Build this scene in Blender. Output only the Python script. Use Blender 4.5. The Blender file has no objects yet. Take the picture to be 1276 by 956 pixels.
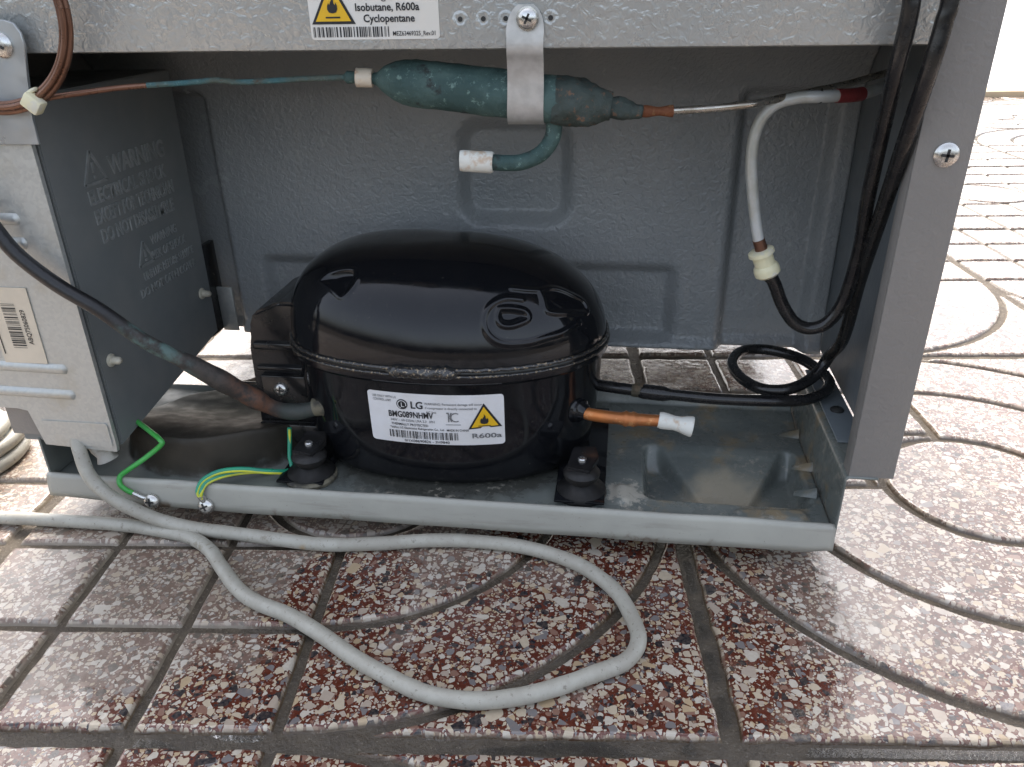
import bpy, bmesh, math, random
from mathutils import Vector, Matrix, noise as mn
random.seed(7)
R = math.radians
S = bpy.context.scene
COL = S.collection
# ------------------------------------------------------------------ camera
TH, RO, YA = R(26.6), R(1.1), R(8.3)
fw = Vector((-math.sin(YA)*math.cos(TH), math.cos(YA)*math.cos(TH), -math.sin(TH)))
rt0 = Vector((math.cos(YA), math.sin(YA), 0)); dn0 = fw.cross(rt0)
rt = rt0*math.cos(RO) + dn0*math.sin(RO)
dn = dn0*math.cos(RO) - rt0*math.sin(RO)
cd = bpy.data.cameras.new('camera'); cam = bpy.data.objects.new('camera', cd); COL.objects.link(cam)
cd.sensor_width = 36; cd.lens = 976/1276*36; cd.clip_start = .01; cd.clip_end = 500
m = Matrix.Identity(4)
for i in range(3):
    m[i][0] = rt[i]; m[i][1] = -dn[i]; m[i][2] = -fw[i]
m[0][3], m[1][3], m[2][3] = 0, 0, .44
cam.matrix_world = m
S.camera = cam
# ------------------------------------------------------------------ sky and sun
SUN_EL, SUN_AZ = R(52), R(-14)      # azimuth from +Y towards +X
w = bpy.data.worlds.new('World'); S.world = w; w.use_nodes = True
wn = w.node_tree.nodes; wl = w.node_tree.links
sky = wn.new('ShaderNodeTexSky'); sky.sky_type = 'NISHITA'; sky.sun_disc = False
sky.sun_elevation = SUN_EL; sky.sun_rotation = SUN_AZ; sky.dust_density = 6; sky.air_density = 1.0; sky.ozone_density = 1.0
bg = wn['Background']; bg.inputs[1].default_value = .15
hs = wn.new('ShaderNodeHueSaturation'); hs.inputs['Saturation'].default_value = .55   # hazy, nearly white sky
wl.new(sky.outputs[0], hs.inputs['Color']); wl.new(hs.outputs[0], bg.inputs[0])
sd = bpy.data.lights.new('sun', 'SUN'); sd.energy = 0.65; sd.angle = R(14); sd.color = (1, .95, .88)
sun = bpy.data.objects.new('sun', sd); COL.objects.link(sun)
sv = Vector((math.cos(SUN_EL)*math.sin(SUN_AZ), math.cos(SUN_EL)*math.cos(SUN_AZ), math.sin(SUN_EL)))
sun.rotation_euler = sv.to_track_quat('Z', 'Y').to_euler()
S.view_settings.view_transform = 'Standard'; S.view_settings.look = 'None'
S.view_settings.exposure = 1.87; S.view_settings.gamma = 1
S.view_settings.use_curve_mapping = False

# ------------------------------------------------------------------ material helpers
class NT:
    def __init__(s, name):
        s.m = bpy.data.materials.new(name); s.m.use_nodes = True
        s.n = s.m.node_tree.nodes; s.l = s.m.node_tree.links
        s.b = s.n['Principled BSDF']
        s.pos = s.n.new('ShaderNodeNewGeometry').outputs['Position']
    def put(s, sock, v):
        if hasattr(v, 'is_output'): s.l.new(v, sock)
        elif isinstance(v, (tuple, list)) and sock.type == 'RGBA': sock.default_value = (*v[:3], 1)
        else: sock.default_value = v
    def noise(s, scale, detail=4, rough=.55, vec=None, col=False, dist=0):
        n = s.n.new('ShaderNodeTexNoise'); n.inputs['Scale'].default_value = scale
        n.inputs['Detail'].default_value = detail; n.inputs['Roughness'].default_value = rough
        n.inputs['Distortion'].default_value = dist
        s.l.new(vec or s.pos, n.inputs['Vector']); return n.outputs['Color' if col else 'Fac']
    def voro(s, scale, feature='F1', out='Distance', vec=None, rnd=1, dim='3D'):
        n = s.n.new('ShaderNodeTexVoronoi'); n.voronoi_dimensions = dim; n.feature = feature; n.inputs['Scale'].default_value = scale
        n.inputs['Randomness'].default_value = rnd
        s.l.new(vec or s.pos, n.inputs['Vector']); return n.outputs[out]
    def math(s, op, a, b=None, c=None, clamp=False):
        n = s.n.new('ShaderNodeMath'); n.operation = op; n.use_clamp = clamp
        s.put(n.inputs[0], a)
        if b is not None: s.put(n.inputs[1], b)
        if c is not None: s.put(n.inputs[2], c)
        return n.outputs[0]
    def step(s, v, lo, hi, a=0, b=1):
        n = s.n.new('ShaderNodeMapRange'); n.interpolation_type = 'SMOOTHSTEP'
        s.put(n.inputs[0], v)
        for i, q in enumerate((lo, hi, a, b)): s.put(n.inputs[i+1], q)
        return n.outputs[0]
    def mix(s, f, a, b, mode='MIX'):
        n = s.n.new('ShaderNodeMix'); n.data_type = 'RGBA'; n.blend_type = mode
        s.put(n.inputs[0], f); s.put(n.inputs[6], a); s.put(n.inputs[7], b); return n.outputs[2]
    def ramp(s, v, stops, const=False):
        n = s.n.new('ShaderNodeValToRGB'); s.l.new(v, n.inputs[0])
        if const: n.color_ramp.interpolation = 'CONSTANT'
        e = n.color_ramp.elements
        while len(e) < len(stops): e.new(.5)
        for k, (p, c) in enumerate(stops): e[k].position = p; e[k].color = (*c, 1)
        return n.outputs[0]
    def sep(s, v):
        n = s.n.new('ShaderNodeSeparateXYZ'); s.l.new(v, n.inputs[0]); return n.outputs
    def vadd(s, a, b, scale=1):
        sc = s.n.new('ShaderNodeVectorMath'); sc.operation = 'SCALE'; s.l.new(b, sc.inputs[0]); sc.inputs[3].default_value = scale
        n = s.n.new('ShaderNodeVectorMath'); s.l.new(a, n.inputs[0]); s.l.new(sc.outputs[0], n.inputs[1]); return n.outputs[0]
    def stretch(s, sx, sy, sz):
        n = s.n.new('ShaderNodeVectorMath'); n.operation = 'MULTIPLY'; s.l.new(s.pos, n.inputs[0]); n.inputs[1].default_value = (sx, sy, sz); return n.outputs[0]
    def set(s, base=None, rough=None, metal=None, coat=None, spec=None, **k):
        for nm, v in (('Base Color', base), ('Roughness', rough), ('Metallic', metal), ('Coat Weight', coat), ('Specular IOR Level', spec)):
            if v is not None: s.put(s.b.inputs[nm], v)
        for nm, v in k.items(): s.put(s.b.inputs[nm.replace('_', ' ')], v)
        return s
    def bump(s, h, strength=.3, dist=.001, prev=None):
        n = s.n.new('ShaderNodeBump'); n.inputs['Strength'].default_value = strength; n.inputs['Distance'].default_value = dist
        s.l.new(h, n.inputs['Height'])
        if prev is not None: s.l.new(prev, n.inputs['Normal'])
        s.l.new(n.outputs[0], s.b.inputs['Normal']); return n.outputs[0]

def simple(name, c, c2=None, scale=60, rough=.5, rv=.15, metal=0, bs=0, bstr=.2, bd=.0005, coat=0, spec=None, detail=5):
    t = NT(name); f = t.noise(scale, detail)
    c2 = c2 or tuple(q*.7 for q in c)
    t.set(base=t.mix(t.step(f, .35, .65), c, c2), rough=t.step(t.noise(scale*2.3, 4), .3, .7, max(.02, rough-rv), rough+rv), metal=metal)
    if coat: t.set(coat=coat, Coat_Roughness=.03)
    if spec is not None: t.set(spec=spec)
    if bs: t.bump(t.noise(bs, 3), bstr, bd)
    return t.m

def hammered(name, c, c2, rough, bstr, metal=0, scale=210, dirt=(.25, .23, .19)):
    t = NT(name)
    big = t.noise(9, 4); h = t.noise(scale, 2, .5, dist=.6)
    col = t.mix(t.step(big, .3, .7), c, c2)
    col = t.mix(t.step(t.noise(38, 6, .7), .6, .8, 0, .25), col, dirt)
    col = t.mix(t.step(t.noise(1, 5, .6, t.stretch(90, 90, 7)), .55, .75, 0, .16), col, (.38, .36, .32))
    t.set(base=col, rough=t.step(t.noise(25, 5), .3, .7, rough-.06, rough+.12), metal=metal)
    t.bump(h, bstr, .0024); return t.m

M = {}
M['wall'] = hammered('hammered_dark_paint', (.275, .295, .30), (.325, .34, .34), .17, .6, scale=235)
M['beam'] = hammered('hammered_silver_paint', (.43, .45, .44), (.48, .485, .46), .25, .6, metal=.35, scale=190)
M['post'] = hammered('grey_brown_side_paint', (.225, .215, .202), (.245, .233, .217), .42, .22, scale=230)
M['inner'] = hammered('inner_blue_grey_paint', (.17, .195, .21), (.19, .21, .222), .4, .12)
def tray_mat():
    t = NT('tray_paint'); z = t.sep(t.pos)
    base = t.mix(t.step(t.noise(14, 5), .35, .65), (.135, .150, .140), (.185, .198, .178))
    n = t.noise(45, 6, .65)
    def ell(cx_, cy_, rx, ry):
        a = t.math('DIVIDE', t.math('SUBTRACT', z[0], cx_), rx); b = t.math('DIVIDE', t.math('SUBTRACT', z[1], cy_), ry)
        return t.math('SQRT', t.math('ADD', t.math('MULTIPLY', a, a), t.math('MULTIPLY', b, b)))
    # brown floor reflection painted on the mound; shade and dirt painted under the compressor
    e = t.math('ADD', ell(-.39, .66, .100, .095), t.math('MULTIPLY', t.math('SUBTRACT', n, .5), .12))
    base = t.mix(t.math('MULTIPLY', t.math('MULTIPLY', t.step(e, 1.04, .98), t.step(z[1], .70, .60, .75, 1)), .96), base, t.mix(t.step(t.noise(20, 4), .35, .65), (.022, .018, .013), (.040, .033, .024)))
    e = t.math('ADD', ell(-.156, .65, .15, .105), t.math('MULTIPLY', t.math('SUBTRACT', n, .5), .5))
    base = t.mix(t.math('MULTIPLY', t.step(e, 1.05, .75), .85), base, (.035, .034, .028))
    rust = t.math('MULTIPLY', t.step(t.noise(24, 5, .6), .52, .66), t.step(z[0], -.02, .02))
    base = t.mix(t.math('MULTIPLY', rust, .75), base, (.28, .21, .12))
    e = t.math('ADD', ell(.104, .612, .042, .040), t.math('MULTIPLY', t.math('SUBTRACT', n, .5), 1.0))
    base = t.mix(t.math('MULTIPLY', t.step(e, 1.1, .5), .85), base, (.40, .35, .26))  # rusty tongue, painted lighter where light would catch its slope
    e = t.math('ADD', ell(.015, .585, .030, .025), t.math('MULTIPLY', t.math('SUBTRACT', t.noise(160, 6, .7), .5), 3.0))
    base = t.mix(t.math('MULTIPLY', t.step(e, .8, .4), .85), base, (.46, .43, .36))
    scale = t.math('MULTIPLY', t.step(t.noise(170, 5, .7), .53, .62), t.step(t.noise(30, 3), .48, .62))
    base = t.mix(t.math('MULTIPLY', t.math('MULTIPLY', scale, t.step(z[0], -.27, -.2)), .6), base, (.38, .35, .29))
    t.set(base=base, rough=t.math('ADD', t.step(n, .3, .7, .16, .42), t.step(z[0], -.24, -.29, 0, .22)), spec=t.step(z[0], -.24, -.29, .5, .25))
    t.bump(t.noise(120, 4), .14, .0007); return t.m
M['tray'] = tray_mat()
def lipm():
    t = NT('tray_lip_paint'); z = t.sep(t.pos); n = t.noise(30, 6, .65)
    col = t.mix(t.step(t.noise(12, 5), .35, .65), (.40, .395, .345), (.34, .335, .295))
    col = t.mix(t.step(t.noise(1, 5, .65, t.stretch(14, 40, 120)), .52, .72, 0, .45), col, (.22, .205, .175))
    col = t.mix(t.math('MULTIPLY', t.step(n, .56, .68), t.step(z[2], .030, .021)), col, (.13, .085, .05))
    col = t.mix(t.step(t.noise(320, 4, .7), .66, .72, 0, .6), col, (.12, .10, .08))
    t.set(base=col, rough=t.step(n, .3, .7, .3, .5)); t.bump(t.noise(110, 4), .12, .0008); return t.m
M['lip'] = lipm()
def galv():
    t = NT('galvanised_sheet'); v = t.voro(380, 'F1', 'Color', t.vadd(t.pos, t.noise(90, 3, col=True), .006))
    g = t.sep(v)[0]
    col = t.mix(t.step(g, 0, 1), (.46, .475, .46), (.53, .54, .51))
    col = t.mix(t.step(t.noise(22, 5, .65), .52, .72, 0, .5), col, (.42, .39, .31))
    t.set(base=col, metal=.55, rough=t.step(g, 0, 1, .38, .55)); t.bump(t.noise(300, 3), .06, .0004); return t.m
M['galv'] = galv()
M['tab'] = simple('zinc_plated_bracket', (.42, .46, .49), (.48, .5, .5), 30, .35, .08, metal=.7)
M['plastic'] = simple('dark_grey_plastic', (.165, .18, .18), (.19, .20, .195), 16, .46, .08, bs=500, bstr=.08, bd=.0003)
def shell():
    t = NT('gloss_black_enamel'); f = t.math('MAXIMUM', t.step(t.noise(260, 6, .75), .62, .74), t.math('MULTIPLY', t.step(t.noise(60, 6, .7), .5, .8), .14))
    col = t.mix(t.math('MULTIPLY', f, .55), (.006, .0065, .008), (.09, .08, .065))
    t.set(base=col, rough=t.step(t.noise(28, 6, .65), .35, .75, .05, .22), spec=.42)
    t.bump(t.noise(55, 3), .07, .0010); return t.m
M['shell'] = shell()
M['blk'] = simple('black_plastic_cover', (.010, .010, .011), (.018, .017, .016), 40, .2, .08, bs=90, bstr=.1)
M['rub'] = simple('black_rubber', (.005, .005, .005), (.013, .012, .011), 60, .55, .12, bs=200, bstr=.2)
M['hose'] = simple('black_lacquered_tube', (.011, .011, .012), (.02, .019, .018), 90, .22, .08)
def seam():
    t = NT('weld_bead'); f = t.step(t.noise(380, 4, .7), .54, .66)
    t.set(base=t.mix(f, (.012, .012, .012), (.40, .31, .20)), rough=.14, metal=t.math('MULTIPLY', f, .8), coat=.8)
    t.bump(t.noise(420, 4, .7), .8, .0012); return t.m
M['seam'] = seam()
def patina(name, a, b, c, d, s=1, rough=.66, metal=0, bst=.8):
    t = NT(name); n1 = t.noise(70*s, 6, .65); n2 = t.noise(190*s, 5, .7); n3 = t.noise(28*s, 4)
    col = t.mix(t.step(n3, .38, .62), a, b)
    col = t.mix(t.step(n1, .56, .7), col, c)
    col = t.mix(t.step(n2, .56, .68), col, d)
    t.set(base=col, rough=rough, metal=metal); t.bump(t.noise(240*s, 6, .7), bst, .0022); return t.m
M['patina'] = patina('verdigris_copper', (.038, .082, .078), (.075, .135, .125), (.022, .028, .028), (.17, .27, .24))
M['burnt'] = patina('brazed_verdigris_joint', (.055, .075, .068), (.045, .062, .055), (.016, .014, .012), (.20, .11, .065))
M['rusty'] = patina('rusty_braze', (.16, .05, .018), (.22, .08, .03), (.05, .03, .02), (.30, .16, .07))
M['capteal'] = patina('teal_capillary', (.06, .17, .19), (.10, .13, .11), (.10, .075, .05), (.16, .28, .26), 1.6)
M['cu'] = simple('brown_copper_tube', (.22, .115, .075), (.17, .085, .055), 40, .32, .08, metal=.6)
M['cubare'] = patina('bare_orange_copper', (.62, .215, .06), (.46, .17, .06), (.20, .115, .065), (.66, .32, .13), .55, .34, .55, .35)
M['relief'] = simple('highlit_plastic_relief', (.27, .285, .28), (.20, .215, .21), 60, .4, .08)  # plate plastic lightened to paint highlights onto the raised text
def suction():
    t = NT('suction_pipe'); x = t.sep(t.pos)[0]
    n = t.noise(80, 6, .65); n2 = t.noise(22, 3)
    old = t.step(x, -.405, -.365)
    col = t.mix(old, (.013, .013, .014), t.mix(t.step(n, .4, .62), (.035, .031, .028), (.065, .055, .047)))
    v = t.math('MULTIPLY', t.math('MULTIPLY', t.step(x, -.402, -.380), t.step(x, -.340, -.368)), t.step(t.noise(75, 5, .6), .44, .66, 0, .8))
    col = t.mix(v, col, (.11, .19, .175))
    r = t.math('MULTIPLY', t.step(x, -.335, -.318), t.step(x, -.298, -.308))
    col = t.mix(t.math('MULTIPLY', r, t.step(n, .35, .6)), col, (.13, .06, .035))
    col = t.mix(t.math('MULTIPLY', t.step(x, -.302, -.294), t.step(n2, .2, .6)), col, (.04, .052, .046))
    t.set(base=col, rough=t.step(x, -.43, -.37, .30, .62)); t.bump(t.noise(200, 5, .65), .45, .0012); return t.m
M['suction'] = suction()
M['steel'] = simple('bright_steel_tube', (.52, .49, .43), (.36, .32, .26), 60, .3, .1, metal=.85)
M['paintsteel'] = simple('white_lacquered_tube', (.55, .57, .56), (.42, .42, .37), 50, .36, .08, metal=.2)
M['red'] = simple('red_tape', (.23, .03, .03), (.16, .025, .025), 90, .5)
M['ink'] = simple('black_ink', (.012, .012, .014), (.02, .02, .022), 200, .5)
M['inkg'] = simple('worn_grey_ink', (.10, .10, .105), (.22, .22, .22), 900, .5)
M['alu'] = simple('aluminium_strap', (.66, .66, .64), (.56, .56, .54), 120, .42, .08, metal=.55, bs=400, bstr=.08)
M['screw'] = simple('zinc_screw', (.66, .66, .64), (.56, .54, .50), 200, .24, .08, metal=.9)
M['dark'] = simple('dark_recess', (.02, .02, .02), (.03, .03, .028), 200, .6)
def plasticcap(name, a, b, st):
    t = NT(name); f = t.step(t.noise(95, 5, .6), .47, .66)
    t.set(base=t.mix(f, a, st), rough=.4); t.bump(t.noise(160, 3), .2, .0005); return t.m
M['cap'] = plasticcap('milky_plastic_cap', (.72, .72, .66), None, (.55, .42, .30))
M['capr'] = plasticcap('rust_stained_collar', (.68, .60, .48), None, (.42, .18, .06))
M['tie'] = plasticcap('yellowed_nylon', (.74, .70, .47), None, (.68, .66, .55))
M['pin'] = plasticcap('dusty_nylon_pin', (.55, .52, .42), None, (.38, .35, .28))
M['dust'] = simple('dusty_rubber', (.16, .145, .10), (.03, .028, .024), 70, .6)
M['bag'] = plasticcap('crumpled_sleeve', (.48, .46, .42), None, (.3, .28, .24))
def cordm():
    t = NT('grey_pvc_cord'); n = t.noise(40, 6, .65)
    col = t.mix(t.step(n, .35, .65), (.40, .385, .33), (.33, .31, .26))
    col = t.mix(t.step(t.noise(70, 5, .65), .62, .74, 0, .7), col, (.20, .17, .12))
    col = t.mix(t.step(t.noise(16, 3), .70, .76, 0, .8), col, (.38, .24, .09))
    col = t.mix(t.step(t.noise(240, 4, .7), .58, .70, 0, .7), col, (.15, .13, .10))
    t.set(base=col, rough=t.step(n, .3, .7, .36, .55)); t.bump(t.noise(220, 4), .12, .0005); return t.m
M['cord'] = cordm()
M['green'] = simple('green_wire', (.05, .36, .06), (.08, .42, .10), 80, .35, .08)
M['yel'] = simple('yellow_stripe', (.62, .62, .04), (.5, .55, .06), 80, .35, .08)
M['teal'] = simple('blue_green_wire', (.02, .30, .16), (.03, .26, .17), 80, .35, .08)
M['paper'] = simple('white_sticker', (.74, .74, .75), (.68, .67, .66), 30, .42, .08)
M['paperc'] = simple('cream_sticker', (.66, .58, .46), (.60, .53, .42), 40, .5, .08)
M['papery'] = simple('ivory_sticker', (.76, .74, .69), (.72, .69, .62), 30, .42, .08)
M['warn'] = simple('warning_yellow', (.78, .47, .015), (.74, .44, .02), 90, .4, .06)

# ------------------------------------------------------------------ mesh helpers
def link(name, me, mat, parent=None, label=None):
    o = bpy.data.objects.new(name, me); COL.objects.link(o)
    if mat is not None and not me.materials: me.materials.append(mat)
    if parent is not None: o.parent = parent
    if label: o['label'] = label
    return o
def frombm(name, bm, mat, parent=None, smooth=True, ang=35, label=None):
    me = bpy.data.meshes.new(name); bmesh.ops.recalc_face_normals(bm, faces=bm.faces); bm.to_mesh(me); bm.free()
    if smooth:
        me.shade_smooth()
        me.set_sharp_from_angle(angle=R(ang))
    return link(name, me, mat, parent, label)
def thing(name, label, cat, loc=(0, 0, 0), group=None):
    o = bpy.data.objects.new(name, None); COL.objects.link(o); o.empty_display_size = .02
    o['label'] = label; o['category'] = cat
    if group: o['group'] = group
    return o
def box(bm, x0, x1, y0, y1, z0, z1, bev=0, seg=2):
    r = bmesh.ops.create_cube(bm, size=1)
    for v in r['verts']:
        v.co = Vector(((x0+x1)/2 + v.co.x*(x1-x0), (y0+y1)/2 + v.co.y*(y1-y0), (z0+z1)/2 + v.co.z*(z1-z0)))
    if bev:
        es = list({e for v in r['verts'] for e in v.link_edges})
        bmesh.ops.bevel(bm, geom=es, offset=bev, segments=seg, profile=.5, affect='EDGES')
def boxo(name, b, mat, parent=None, bev=.0015, **k):
    bm = bmesh.new(); box(bm, *b, bev=bev); return frombm(name, bm, mat, parent, **k)
def catmull(P, n=10):
    P = [Vector(p) for p in P]; out = []
    Q = [P[0]*2-P[1]] + P + [P[-1]*2-P[-2]]
    for i in range(1, len(Q)-2):
        p0, p1, p2, p3 = Q[i-1:i+3]
        for k in range(n):
            t = k/n
            out.append(.5*((2*p1) + (p2-p0)*t + (2*p0-5*p1+4*p2-p3)*t*t + (3*p1-p0-3*p2+p3)*t**3))
    out.append(P[-1].copy()); return out
def tube(bm, path, r, seg=14, cap=True):
    """sweep a circle along path; r is a number or f(t)"""
    n = len(path); rings = []; N = None
    L = [0]
    for i in range(1, n): L.append(L[-1] + (path[i]-path[i-1]).length)
    for i, p in enumerate(path):
        t = (path[min(i+1, n-1)] - path[max(i-1, 0)]).normalized()
        if N is None: N = t.orthogonal().normalized()
        else: N = (N - t*N.dot(t)).normalized()
        B = t.cross(N); rr = r(L[i]/L[-1]) if callable(r) else r
        rings.append([bm.verts.new(p + (N*math.cos(2*math.pi*k/seg) + B*math.sin(2*math.pi*k/seg))*rr) for k in range(seg)])
    for a, b in zip(rings, rings[1:]):
        for k in range(seg): bm.faces.new((a[k], a[(k+1) % seg], b[(k+1) % seg], b[k]))
    if cap:
        bm.faces.new(rings[0][::-1]); bm.faces.new(rings[-1])
def tubeo(name, pts, r, mat, parent=None, seg=14, n=10, label=None):
    bm = bmesh.new(); tube(bm, catmull(pts, n) if n else [Vector(p) for p in pts], r, seg); return frombm(name, bm, mat, parent, ang=60, label=label)
def lathe(bm, a, b, prof, seg=24, wob=0):
    """profile [(t, r)] turned about the axis a->b, t in metres from a"""
    a = Vector(a); d = (Vector(b)-a).normalized(); N = d.orthogonal().normalized(); B = d.cross(N); rings = []
    if wob:
        fine = []
        for (t0, r0), (t1, r1) in zip(prof, prof[1:]):
            k_ = max(1, int((t1-t0)/.0010)); fine += [(t0+(t1-t0)*i/k_, r0+(r1-r0)*i/k_) for i in range(k_)]
        prof = fine + [prof[-1]]; seg = max(seg, 48)
    for t, r in prof:
        ring = []
        for k in range(seg):
            c = 2*math.pi*k/seg; p = a + d*t + (N*math.cos(c) + B*math.sin(c))*max(r, 1e-5)
            if wob: p += (N*math.cos(c) + B*math.sin(c))*wob*(mn.noise(p*95) + .25*mn.noise(p*260))
            ring.append(bm.verts.new(p))
        rings.append(ring)
    for q, s in zip(rings, rings[1:]):
        for k in range(seg): bm.faces.new((q[k], q[(k+1) % seg], s[(k+1) % seg], s[k]))
    bm.faces.new(rings[0][::-1]); bm.faces.new(rings[-1])
def latheo(name, a, b, prof, mat, parent=None, seg=24, wob=0, ang=40, label=None):
    bm = bmesh.new(); lathe(bm, a, b, prof, seg, wob); return frombm(name, bm, mat, parent, ang=ang, label=label)
def prism(bm, poly, f, d0, d1):
    """poly [(u,v)] extruded between depth d0 and d1 by f(u,v,d)"""
    A = [bm.verts.new(f(u, v, d0)) for u, v in poly]; B = [bm.verts.new(f(u, v, d1)) for u, v in poly]
    bm.faces.new(A); bm.faces.new(B[::-1]); n = len(A)
    for i in range(n): bm.faces.new((A[i], B[i], B[(i+1) % n], A[(i+1) % n]))
def rrect(x0, x1, y0, y1, r, n=5):
    out = []
    for cx, cy, a0 in ((x1-r, y1-r, 0), (x0+r, y1-r, 90), (x0+r, y0+r, 180), (x1-r, y0+r, 270)):
        for k in range(n+1):
            a = R(a0 + 90*k/n); out.append((cx + r*math.cos(a), cy + r*math.sin(a)))
    return out
def grid(name, xs, ys, f, mat, parent=None, solid=0, ang=50):
    nx, ny = len(xs), len(ys)
    V = [f(x, y) for y in ys for x in xs]
    F = [(j*nx+i, j*nx+i+1, (j+1)*nx+i+1, (j+1)*nx+i) for j in range(ny-1) for i in range(nx-1)]
    me = bpy.data.meshes.new(name); me.from_pydata(V, [], F); me.shade_smooth()
    o = link(name, me, mat, parent)
    if solid:
        md = o.modifiers.new('thickness', 'SOLIDIFY'); md.thickness = solid; md.offset = -1
    return o
def lin(a, b, n): return [a + (b-a)*i/(n-1) for i in range(n)]
def sst(e0, e1, x):
    t = min(1, max(0, (x-e0)/(e1-e0))); return t*t*(3-2*t)
def sdrr(x, y, x0, x1, y0, y1, r):
    cx, cy, hx, hy = (x0+x1)/2, (y0+y1)/2, (x1-x0)/2-r, (y1-y0)/2-r
    qx, qy = abs(x-cx)-hx, abs(y-cy)-hy
    return math.hypot(max(qx, 0), max(qy, 0)) + min(max(qx, qy), 0) - r
def seg_d(x, y, a, b):
    dx, dy = b[0]-a[0], b[1]-a[1]; t = max(0, min(1, ((x-a[0])*dx + (y-a[1])*dy)/(dx*dx+dy*dy)))
    return math.hypot(x-a[0]-t*dx, y-a[1]-t*dy)
def screw(parent, p, d, r=.006, h=.003, name='screw', rot=.4, washer=0, mat='screw'):
    p = Vector(p); d = Vector(d).normalized()
    pr = [(0, r*1.0), (h*.35, r), (h*.75, r*.8), (h, r*.5), (h*1.02, r*.12)]
    if washer: pr = [(0, washer), (h*.25, washer), (h*.27, r)] + [(t+h*.25, q) for t, q in pr[1:]]
    top = pr[-1][0]
    o = latheo(name, p, p+d, pr, M[mat], parent)
    N = d.orthogonal().normalized(); N = Matrix.Rotation(rot, 3, d) @ N; B = d.cross(N)
    bm = bmesh.new()
    for u, v in ((N, B), (B, N)):
        vs = []
        for dd in (h*.55, top+.0003):
            for su, sv_ in ((1, 1), (-1, 1), (-1, -1), (1, -1)):
                vs.append(bm.verts.new(p + d*dd + u*su*r*.52 + v*sv_*r*.11))
        for q in ((0, 1, 2, 3), (7, 6, 5, 4), (0, 4, 5, 1), (1, 5, 6, 2), (2, 6, 7, 3), (3, 7, 4, 0)): bm.faces.new([vs[i] for i in q])
    frombm('cross_recess', bm, M['dark'], o, smooth=False)  # solid dark bars standing in for the shade of a cross slot
    return o
def text_polys(s, size=1.0, off=0):
    c = bpy.data.curves.new('text', 'FONT'); c.body = s; c.size = size; c.resolution_u = 3; c.offset = off
    o = bpy.data.objects.new('text', c); COL.objects.link(o)
    bpy.context.view_layer.update()
    me = bpy.data.meshes.new_from_object(o.evaluated_get(bpy.context.evaluated_depsgraph_get()))
    V = [tuple(v.co) for v in me.vertices]; F = [tuple(p.vertices) for p in me.polygons]
    bpy.data.objects.remove(o); bpy.data.curves.remove(c); bpy.data.meshes.remove(me)
    return V, F
class Print:
    """flat print in label coordinates (u right, v up), mapped onto a surface"""
    def __init__(s): s.V = []; s.F = []
    def text(s, body, u, v, w, h, bold=0):
        V, F = text_polys(body, 1.0, .022 if bold > .0001 else (.010 if bold else 0))
        x0, x1 = min(p[0] for p in V), max(p[0] for p in V); b = len(s.V)
        s.V += [(u + (p[0]-x0)/(x1-x0)*w, v + p[1]/.70*h) for p in V]
        s.F += [tuple(i+b for i in f) for f in F]
        return s
    def poly(s, P):
        b = len(s.V); s.V += list(P); s.F.append(tuple(range(b, b+len(P)))); return s
    def rect(s, u0, u1, v0, v1): return s.poly([(u0, v0), (u1, v0), (u1, v1), (u0, v1)])
    def barcode(s, u0, u1, v0, v1, n, seed=1, horiz=True):
        rn = random.Random(seed); ws = [rn.choice((1, 1, 2, 3)) for _ in range(2*n)]
        T = sum(ws); p = 0
        for i, q in enumerate(ws):
            if i % 2 == 0:
                a, b = p/T, (p+q*.85)/T
                if horiz: s.rect(u0+(u1-u0)*a, u0+(u1-u0)*b, v0, v1)
                else: s.rect(u0, u1, v0+(v1-v0)*a, v0+(v1-v0)*b)
            p += q
        return s
    def build(s, name, f, mat, parent, thick=0):
        me = bpy.data.meshes.new(name); me.from_pydata([f(u, v) for u, v in s.V], [], s.F)
        return link(name, me, mat, parent)
FLAME = [(0, 0), (.30, .05), (.42, .25), (.40, .48), (.28, .62), (.26, .46), (.16, .55), (.14, .78), (-.02, 1.0), (.0, .78), (-.12, .62), (-.2, .46), (-.26, .60), (-.38, .42), (-.40, .22), (-.28, .05)]
def arcpts(cx, cy, r, a0, a1, n=24): return [(cx + r*math.cos(R(a0+(a1-a0)*k/n)), cy + r*math.sin(R(a0+(a1-a0)*k/n))) for k in range(n+1)]

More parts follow.
